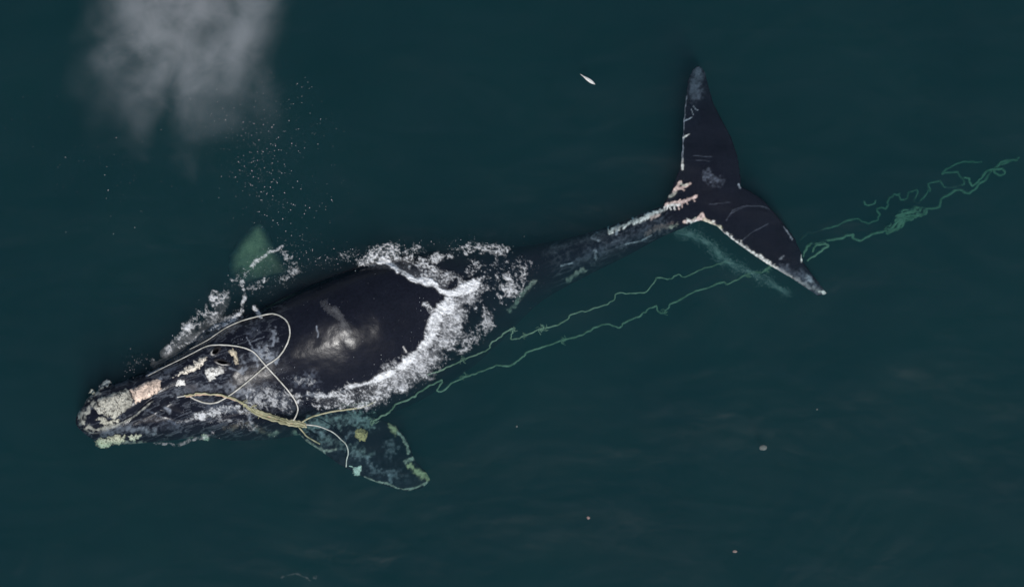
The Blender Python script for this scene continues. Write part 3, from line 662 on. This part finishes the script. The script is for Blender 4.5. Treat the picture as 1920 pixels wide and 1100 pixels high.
# ------------------------------------------------------------------ foam, spray, bubbles
def foam_patch(name, label, strokes, seed, step=1.15, lift=.012, extra=None):
    # strokes: points, half width, strength, lace (0 = solid, 1 = open lace), softness
    allp = np.vstack([np.asarray(s[0], float) for s in strokes]); mw = max(s[1] for s in strokes) * 1.7 + 6
    x0, y0 = allp.min(0) - mw; x1, y1 = allp.max(0) + mw
    xs = np.arange(x0, x1, step); ys = np.arange(y0, y1, step)
    gx, gy = np.meshgrid(xs, ys, indexing='ij')
    wx = gx + 22 * (fbm(gx / 26, gy / 26, seed, 4) - .5) + 5 * (fbm(gx / 6, gy / 6, seed + 2, 2) - .5)
    wy = gy + 22 * (fbm(gx / 26, gy / 26, seed + 5, 4) - .5) + 5 * (fbm(gx / 6, gy / 6, seed + 7, 2) - .5)
    def stretch(a):
        lo, hi = np.percentile(a, (4, 97)); return np.clip((a - lo) / (hi - lo), 0, 1)
    ax = gx * .92 + gy * .39; ay = -gx * .39 + gy * .92                                  # foam is drawn out along the wake
    r1 = stretch(1 - np.abs(2 * fbm(wx / 17, wy / 12, seed + 1, 4, .6) - 1)) ** 2
    r2 = stretch(1 - np.abs(2 * fbm(wx / 7, wy / 6, seed + 3, 3, .6) - 1)) ** 2
    gr = stretch(fbm((ax + 10 * fbm(gx / 30, gy / 30, seed + 21, 2)) / 9.0, ay / 2.5, seed + 4, 3)); big = stretch(fbm(gx / 34, gy / 34, seed + 8, 3)); g2 = stretch(fbm(gx / 2.4, gy / 2.4, seed + 14, 2))
    tex = stretch(.42 * r1 + .34 * r2 + .26 * gr + .22 * g2 + .30 * big)
    fa = 1 - np.abs(2 * fbm(wx / 15, wy / 11, seed + 41, 3, .5) - 1); fb = 1 - np.abs(2 * fbm(wx / 7, wy / 5.5, seed + 43, 3, .5) - 1)
    fil = np.clip(np.maximum(sstep(.84, .985, fa), .8 * sstep(.86, .99, fb)) , 0, 1)
    tx2 = stretch(.55 * fbm(ax / 15, ay / 6, seed + 31, 4, .6) + .45 * big)
    cov = np.zeros(gx.shape)
    for pts, hw, st, lace, soft in strokes:
        P = np.asarray(pts, float); pad = hw * 2 + 16
        sl = (slice(max(int((P[:, 0].min() - pad - x0) / step), 0), int((P[:, 0].max() + pad - x0) / step) + 1),
              slice(max(int((P[:, 1].min() - pad - y0) / step), 0), int((P[:, 1].max() + pad - y0) / step) + 1))
        d, _ = seg_dist(wx[sl] * .7 + gx[sl] * .3, wy[sl] * .7 + gy[sl] * .3, pts)
        m = sstep(1.0 + soft, 1.0 - soft * .9 - .05, d / hw)
        t_ = tex[sl]; th = .10 + .66 * lace + (1 - m) * .5
        m2 = sstep(1.35, .25, d / hw + .9 * (.5 - tx2[sl])); solid = sstep(.05, .85, m2 * 1.3 - .62 * (1 - t_)) * (.46 + .34 * t_ + .18 * g2[sl] * gr[sl] + .30 * gr[sl])
        open_ = fil[sl] * sstep(th - .25, th + .12, .55 * t_ + .45 * big[sl] + .12 * m) * sstep(0, .3, m) * (.35 + .65 * g2[sl])
        open_ = np.maximum(open_, .85 * sstep(th + .05, th + .35, t_) * sstep(0, .3, m))
        wl_ = sstep(.02, .5, lace)
        a = np.clip(st * (solid * (1 - wl_) + open_ * wl_), 0, 1)
        if lace < 0: a = st * np.exp(-(d / hw) ** 2) * (.35 + .5 * big[sl] + .45 * t_)      # thin milky film
        cov[sl] = np.maximum(cov[sl], a)
    soft = cov.copy()                       # thin see-through wash round the solid foam
    for _ in range(3):
        q = np.pad(soft, 1); soft = sum(q[a:a + cov.shape[0], b:b + cov.shape[1]] for a in range(3) for b in range(3)) / 9
    cov = np.clip(.66 * cov + .30 * soft * (.3 + 1.1 * g2), 0, 1)
    cov = np.where(cov < .025, 0, cov)
    k = cov > 0
    cin = k[:-1, :-1] | k[1:, :-1] | k[:-1, 1:] | k[1:, 1:]
    used = np.zeros(gx.shape, bool)
    for a in (0, 1):
        for b in (0, 1): used[a:a + cin.shape[0], b:b + cin.shape[1]] |= cin
    idx = -np.ones(gx.shape, int); idx[used] = np.arange(used.sum())
    ux, uy, uc = gx[used], gy[used], cov[used]
    z = np.maximum(body_z(ux, uy), 0.0) + lift + uc * (.010 + .028 * gr[used] + .02 * big[used])
    V = np.stack([(ux - 960) / 100 * (H - z) / H, (550 - uy) / 100 * (H - z) / H, z], 1)
    i, j = np.nonzero(cin)
    F = np.stack([idx[i, j], idx[i, j + 1], idx[i + 1, j + 1], idx[i + 1, j]], 1)
    o = mesh_obj(name, V, F, M_foam, kind='stuff'); set_attr(o, 'coverage', uc)
    tag(o, label, 'foam'); return o

WAKE = [
    ([(870, 560), (850, 600), (835, 640), (800, 685), (745, 715), (690, 738)], 26, .075, -1, 1.), ([(700, 735), (640, 752), (590, 756)], 12, .06, -1, 1.),
    ([(862, 566), (842, 606), (828, 646), (790, 682), (745, 708)], 26, .62, .30, .8),
    ([(888, 534), (862, 545), (838, 564), (826, 580)], 13, 1.0, .0, .5), ([(836, 566), (822, 592), (812, 622), (800, 648)], 19, 1.0, .0, .5),
    ([(800, 635), (786, 658), (766, 677), (748, 690)], 12, 1.0, .0, .5), ([(752, 689), (720, 705), (690, 718), (660, 729)], 6.5, 1.0, .0, .6),
    ([(664, 729), (630, 738), (600, 742), (575, 738)], 5.5, .8, .5, .7),
    ([(860, 560), (852, 600), (842, 640), (810, 680), (760, 710), (700, 738), (640, 752)], 22, .8, .70, .7), ([(880, 560), (905, 590), (860, 640)], 26, .6, .78, .6),
    ([(800, 690), (740, 722), (690, 745), (640, 760), (590, 762)], 12, .6, .75, .7), ([(885, 545), (920, 530), (950, 520)], 22, .8, .70, .7),
    ([(900, 505), (940, 500), (965, 520), (950, 560)], 26, .75, .86, .7), ([(870, 585), (910, 582)], 8, .8, .5, .6), ([(930, 480), (975, 500)], 22, .5, .92, .6),
    ([(560, 756), (600, 764), (650, 766), (690, 762)], 4.5, .75, .5, .8), ([(810, 585), (796, 570)], 5, .8, .4, .6)]
foam_patch('wake_foam', 'thick white foam curling round the rear of the whale\'s exposed back', WAKE, 3.3)
CREST = [
    ([(700, 482), (760, 500), (830, 535)], 16, .07, -1, 1.),
    ([(676, 492), (700, 483), (726, 478)], 9, .9, .45, .6), ([(716, 484), (740, 502), (768, 518), (800, 532), (836, 545), (868, 546)], 7.5, 1.0, .0, .5),
    ([(700, 478), (730, 470), (760, 482), (800, 505)], 16, .85, .55, .6), ([(690, 474), (740, 462), (790, 468)], 9, .7, .72, .6), ([(770, 482), (800, 487), (840, 480), (870, 470)], 9, .75, .68, .7),
    ([(860, 478), (885, 462), (910, 464), (945, 466)], 9, .7, .75, .7), ([(790, 505), (830, 520), (870, 530)], 12, .6, .75, .6), ([(875, 460), (890, 452)], 4, .7, .6, .6), ([(640, 478), (690, 472)], 8, .5, .9, .6)]
foam_patch('crest_foam', 'white foam streaming off the far side of the whale\'s back', CREST, 8.1)
BOW = [
    ([(325, 662), (360, 632), (395, 598), (425, 560)], 12, .07, -1, 1.), ([(290, 684), (340, 662), (400, 628), (440, 604)], 8, .09, -1, 1.),
    ([(312, 664), (330, 650), (352, 640), (380, 628)], 8, .2, -1, .9), ([(318, 656), (340, 634), (362, 612)], 8, .75, .5, .7), ([(352, 618), (382, 592), (408, 570), (424, 548)], 10, .85, .55, .7),
    ([(398, 560), (405, 550)], 6, .8, .5, .6), ([(424, 548), (440, 525), (460, 512)], 8, .6, .72, .7), ([(340, 655), (380, 622), (415, 608), (440, 594), (452, 580)], 3.4, .8, .35, .8),
    ([(452, 582), (458, 560), (453, 535), (460, 512), (478, 494), (505, 478), (530, 462)], 3.4, .8, .45, .8), ([(470, 540), (500, 530), (530, 522), (552, 510)], 12, .5, .86, .8),
    ([(380, 600), (430, 580)], 22, .4, .86, .7), ([(478, 575), (486, 590)], 3.5, .85, .3, .6), ([(497, 520), (497, 530)], 2.6, .9, .1, .5), ([(530, 470), (552, 500)], 9, .55, .86, .7),
    ([(245, 690), (262, 680), (290, 672)], 5, .5, .8, .8)]
foam_patch('bow_foam', 'lacy strip of foam breaking off the far side of the whale\'s head', BOW, 5.7)
LIP = [
    ([(372, 778), (395, 771), (420, 768), (450, 766)], 6.5, .85, .4, .7), ([(330, 790), (372, 778)], 3, .4, .6, .8), ([(450, 770), (480, 745), (530, 752)], 20, .5, .76, .7),
    ([(470, 740), (500, 736), (540, 742)], 9, .5, .7, .8), ([(540, 745), (575, 740), (600, 746)], 9, .6, .7, .8), ([(400, 785), (440, 785), (480, 800)], 8, .35, .75, .9),
    ([(290, 832), (330, 836), (365, 822), (400, 812)], 2.5, .35, .5, .9), ([(560, 715), (580, 712)], 14, .4, .84, .8), ([(485, 660), (505, 664)], 13, .45, .72, .8), ([(505, 752), (545, 735)], 12, .5, .78, .8)]
foam_patch('lip_foam', 'thin broken foam washing over the near side of the whale\'s head', LIP, 12.9)
foam_patch('back_glint_film', 'thin milky film of water running over the whale\'s back', [([(612, 568), (628, 592), (645, 625), (655, 642)], 11, .065, -1, 1.), ([(630, 580), (642, 606), (650, 618)], 7, .12, -1, 1.)], 21.)  # pale strokes laid in as the glint on the wet back

foam_patch('ripple_glint_streak', 'faint thin foam streak painted as a ripple glint on dark water at the bottom edge', [([(528, 1082), (545, 1077), (562, 1076), (590, 1083)], 3.0, .04, .0, 1.)], 31.)  # thin foam drawn in place of sky glinting on a ripple

def droplets(name, label, clusters, seed):
    rg = np.random.default_rng(seed)
    base = np.array([(1, 0, 0), (-1, 0, 0), (0, 1, 0), (0, -1, 0), (0, 0, 1), (0, 0, -1)], float)
    fc = np.array([(0, 2, 4), (2, 1, 4), (1, 3, 4), (3, 0, 4), (2, 0, 5), (1, 2, 5), (3, 1, 5), (0, 3, 5)])
    V = []; F = []; q = 0
    for pts, spread, n, smin, smax, zmax in clusters:
        A = spline(np.asarray(pts, float), 8) if len(pts) > 1 else np.asarray(pts, float)
        c = A[rg.integers(0, len(A), n)] + rg.normal(0, spread, (n, 2))
        s = (smin + (smax - smin) * rg.random(n) ** 4) * .72
        z = np.maximum(body_z(c[:, 0], c[:, 1]), 0) + s * .6 + zmax * rg.random(n) ** 2
        for (x, y), r, zz in zip(c, s, z):
            st = np.array([1, 1 + rg.random() * .6, 1]) * r; V.append(base * st + np.array(W(x, y, zz))); F.append(fc + q); q += 6
    o = mesh_obj(name, np.concatenate(V), np.concatenate(F), M_drop, kind='stuff'); tag(o, label, 'spray')
droplets('falling_spray', 'fine spray droplets drifting over the dark water below the blow', [
    ([(480, 250), (500, 330), (520, 400)], 34, 330, .0025, .013, 1.5), ([(455, 330), (500, 300)], 28, 60, .005, .014, 1.2), ([(420, 220), (540, 230)], 45, 260, .002, .009, 2.),
    ([(140, 310), (260, 380)], 45, 45, .004, .012, 1.), ([(300, 120)], 90, 40, .003, .009, 2.), ([(560, 420), (620, 380)], 34, 40, .005, .014, .6), ([(60, 200)], 60, 12, .004, .009, 1.), ([(560, 200), (600, 300)], 40, 30, .004, .011, 1.)], 1)
droplets('wave_spray', 'sparkling drops thrown up along the foam beside the whale', [
    ([(605, 490), (640, 482), (680, 486)], 8, 120, .003, .012, .15), ([(520, 480), (560, 470), (620, 500)], 16, 90, .004, .011, .3), ([(470, 540), (520, 510), (550, 490)], 22, 130, .004, .010, .2),
    ([(240, 690), (260, 680), (330, 640)], 10, 50, .004, .012, .2), ([(350, 615), (420, 550), (470, 505)], 9, 110, .003, .011, .15), ([(700, 470), (800, 470), (900, 460)], 11, 170, .003, .011, .2),
    ([(840, 560), (815, 620), (770, 690), (680, 735)], 22, 260, .003, .010, .15), ([(920, 500), (960, 530), (970, 500)], 20, 150, .003, .009, .12), ([(470, 650), (510, 700), (530, 750)], 28, 170, .003, .009, .05),
    ([(600, 760), (680, 750), (740, 725)], 10, 150, .004, .010, .06), ([(700, 600), (620, 580)], 50, 40, .003, .009, .02), ([(350, 760), (440, 780)], 16, 110, .003, .010, .05), ([(1000, 520)], 40, 20, .003, .008, .1)], 2)

def bubbles():
    # a faint milky trail of tiny bubbles under the lower fluke
    rg = np.random.default_rng(5); A = spline([(1272, 434), (1300, 440), (1330, 458), (1350, 478), (1375, 496), (1420, 516), (1475, 548)], 14)
    base = np.array([(1, 0, 0), (-1, 0, 0), (0, 1, 0), (0, -1, 0), (0, 0, 1), (0, 0, -1)], float)
    fc = np.array([(0, 2, 4), (2, 1, 4), (1, 3, 4), (3, 0, 4), (2, 0, 5), (1, 2, 5), (3, 1, 5), (0, 3, 5)]); V = []; F = []
    n = 4200
    for q in range(n):
        i = rg.integers(0, len(A)); w = 4.5 + 2.5 * math.sin(i * .45)
        x, y = A[i] + rg.normal(0, 1, 2) * w * 1.1; r = .0035 + .004 * rg.random()
        V.append(base * r + np.array(W(x, y, -.75 - .3 * rg.random()))); F.append(fc + 6 * q)
    o = mesh_obj('bubble_trail', np.concatenate(V), np.concatenate(F), M_drop, kind='stuff'); tag(o, 'faint milky trail of bubbles under the lower fluke', 'bubbles')
bubbles()

# ------------------------------------------------------------------ the blow: a cloud of vapour above the water, upper left
def build_blow():
    m, n, l, out = new_mat('vapour')
    tc = n.new('ShaderNodeTexCoord')
    sep = n.new('ShaderNodeSeparateXYZ'); l.new(tc.outputs['Object'], sep.inputs[0])
    def nz(sc, det, rg, dist=0.0):
        x = node(n, 'ShaderNodeTexNoise', Scale=sc, Detail=det, Roughness=rg, Distortion=dist); l.new(tc.outputs['Object'], x.inputs['Vector']); return x.outputs[0]
    n1 = nz(.62, 4.0, .55, .5); n2 = nz(1.5, 8.0, .66, .45); n3 = nz(.8, 6.0, .55, .3)
    # envelope: |x| wide, fading towards the whale (-y), open upwards; z thin
    ax = math_n(n, l, 'ABSOLUTE', sep.outputs['X'])
    wob = math_n(n, l, 'MULTIPLY_ADD', n1, 2.0); wob.node.inputs[2].default_value = -1.0
    tp = n.new('ShaderNodeMapRange'); l.new(sep.outputs['Y'], tp.inputs[0]); tp.inputs[1].default_value = 1.0; tp.inputs[2].default_value = -2.0; tp.inputs[3].default_value = 0; tp.inputs[4].default_value = .22
    wob = math_n(n, l, 'ADD', wob, tp.outputs[0]); wo2 = math_n(n, l, 'MULTIPLY_ADD', n3, 1.2); wo2.node.inputs[2].default_value = -.6; wob = math_n(n, l, 'ADD', wob, wo2)
    ax2 = math_n(n, l, 'ADD', ax, wob)
    ex = n.new('ShaderNodeMapRange'); ex.interpolation_type = 'SMOOTHSTEP'; l.new(ax2, ex.inputs[0]); ex.inputs[1].default_value = 2.05; ex.inputs[2].default_value = 0.75; ex.inputs[3].default_value = 0; ex.inputs[4].default_value = 1
    wy = math_n(n, l, 'MULTIPLY_ADD', n3, 4.2); wy.node.inputs[2].default_value = -2.1
    y2 = math_n(n, l, 'ADD', sep.outputs['Y'], wy)
    ey = n.new('ShaderNodeMapRange'); ey.interpolation_type = 'SMOOTHSTEP'; l.new(y2, ey.inputs[0]); ey.inputs[1].default_value = -2.3; ey.inputs[2].default_value = 1.1; ey.inputs[3].default_value = 0; ey.inputs[4].default_value = 1
    eyt = n.new('ShaderNodeMapRange'); eyt.interpolation_type = 'SMOOTHSTEP'; l.new(sep.outputs['Y'], eyt.inputs[0]); eyt.inputs[1].default_value = 3.3; eyt.inputs[2].default_value = 2.2; eyt.inputs[3].default_value = 0; eyt.inputs[4].default_value = 1
    az = math_n(n, l, 'ABSOLUTE', sep.outputs['Z'])
    ez = n.new('ShaderNodeMapRange'); ez.interpolation_type = 'SMOOTHSTEP'; l.new(az, ez.inputs[0]); ez.inputs[1].default_value = .85; ez.inputs[2].default_value = .2; ez.inputs[3].default_value = 0; ez.inputs[4].default_value = 1
    wisp = n.new('ShaderNodeMapRange'); l.new(n2, wisp.inputs[0]); wisp.inputs[1].default_value = .39; wisp.inputs[2].default_value = .63; wisp.inputs[3].default_value = .12; wisp.inputs[4].default_value = 1.25
    d = math_n(n, l, 'MULTIPLY', ex.outputs[0], ey.outputs[0]); d = math_n(n, l, 'MULTIPLY', d, ez.outputs[0]); d = math_n(n, l, 'MULTIPLY', d, eyt.outputs[0])
    d = math_n(n, l, 'MULTIPLY', d, wisp.outputs[0]); d = math_n(n, l, 'MULTIPLY', d, 0.86)
    sc = node(n, 'ShaderNodeVolumeScatter', Anisotropy=0.1); sc.inputs['Color'].default_value = (.97, .98, 1, 1); l.new(d, sc.inputs['Density'])
    l.new(sc.outputs[0], out.inputs['Volume'])
    m.cycles.volume_step_rate = 0.35
    bm = bmesh.new(); bmesh.ops.create_icosphere(bm, subdivisions=4, radius=1)
    for v in bm.verts:
        c = v.co
        for a, e in ((0, 2.6), (1, 3.7), (2, .9)): c[a] = math.copysign(abs(c[a]) ** .6, c[a]) * e
    me = bpy.data.meshes.new('whale_blow'); bm.to_mesh(me); bm.free(); me.materials.append(m)
    o = bpy.data.objects.new('whale_blow', me); C.objects.link(o); o.location = W(342, 80, 2.2); o['kind'] = 'stuff'
    tag(o, 'pale misty cloud of whale breath drifting above the dark water', 'vapour')
build_blow()

# ------------------------------------------------------------------ small floating things
def feather():
    root = empty('feather', W(1103, 149, .02)); tag(root, 'slim white feather floating alone on the dark water', 'feather')
    a = np.array([1116, 158.5]); b = np.array([1090, 140.5]); dirv = (b - a) / np.linalg.norm(b - a); nrm = np.array([-dirv[1], dirv[0]]); V = []; F = []
    n = 18
    for i in range(n):
        t = i / (n - 1); c = a + (b - a) * t; w = 3.3 * (math.sin(math.pi * min(1, t * 1.05) ** .8) ** .8 if t < .72 else max(.35, 1.55 * (1 - t) * 1.5))
        for s in (-1, -.5, 0, .5, 1):
            p = c + nrm * w * s * (1 + .08 * random.random()); V.append(W(p[0], p[1], .02 + .02 * (1 - s * s) + .012 * math.sin(t * 3)))
    for i in range(n - 1):
        for k in range(4): F.append((i * 5 + k, i * 5 + k + 1, (i + 1) * 5 + k + 1, (i + 1) * 5 + k))
    o = mesh_obj('vane', V, F, plain('feather_white', (.80, .78, .74), .6), root)
    so = o.modifiers.new('thick', 'SOLIDIFY'); so.thickness = .004
    Vq, Fq = tube([W(*a, .046), W(*((a + b) / 2), .055), W(*(b + dirv * 2.5), .04)], .0045, 6, depth=0); mesh_obj('quill', Vq, Fq, plain('quill', (.7, .68, .6), .4), root)
feather()

def lump(px, py, rx, ry, z, mat, label, seed, name='floating_debris', cat='debris', group='small bits drifting on the water'):
    bm = bmesh.new(); bmesh.ops.create_icosphere(bm, subdivisions=3, radius=1)
    for v in bm.verts:
        k = .8 + .4 * float(fbm(np.array([v.co.x * 1.3 + seed]), np.array([v.co.y * 1.3]), v.co.z * 1.3, 3)[0]); v.co *= k
        v.co.x *= rx / 100; v.co.y *= ry / 100; v.co.z *= min(rx, ry) / 100 * .5
    me = bpy.data.meshes.new(name); bm.to_mesh(me); bm.free(); me.materials.append(mat)
    me.polygons.foreach_set('use_smooth', [True] * len(me.polygons))
    o = bpy.data.objects.new(name, me); C.objects.link(o); o.location = W(px, py, z); tag(o, label, cat, group)
Mp = plain('drift_pale', (.11, .13, .12), .8); Mk = plain('drift_pink', (.30, .20, .17), .6)
lump(1431, 839, 7.5, 5.2, -.02, Mp, 'small pale grey lump drifting in open water at lower right', 2.)
lump(1103, 970, 3.4, 3.0, -.02, Mk, 'tiny pinkish speck drifting below the whale, near the bottom', 5.)
lump(1378, 1033, 4.6, 2.6, -.10, Mk, 'tiny dull speck drifting at the very bottom, right of the pinkish one', 8.)
lump(969, 799, 1.7, 1.9, .0, Mp, 'tiny white fleck right of the left flipper', 11.)
lump(1532, 767, 1.6, 1.6, .0, Mp, 'tiny white fleck in open water above the pale grey lump', 14.)
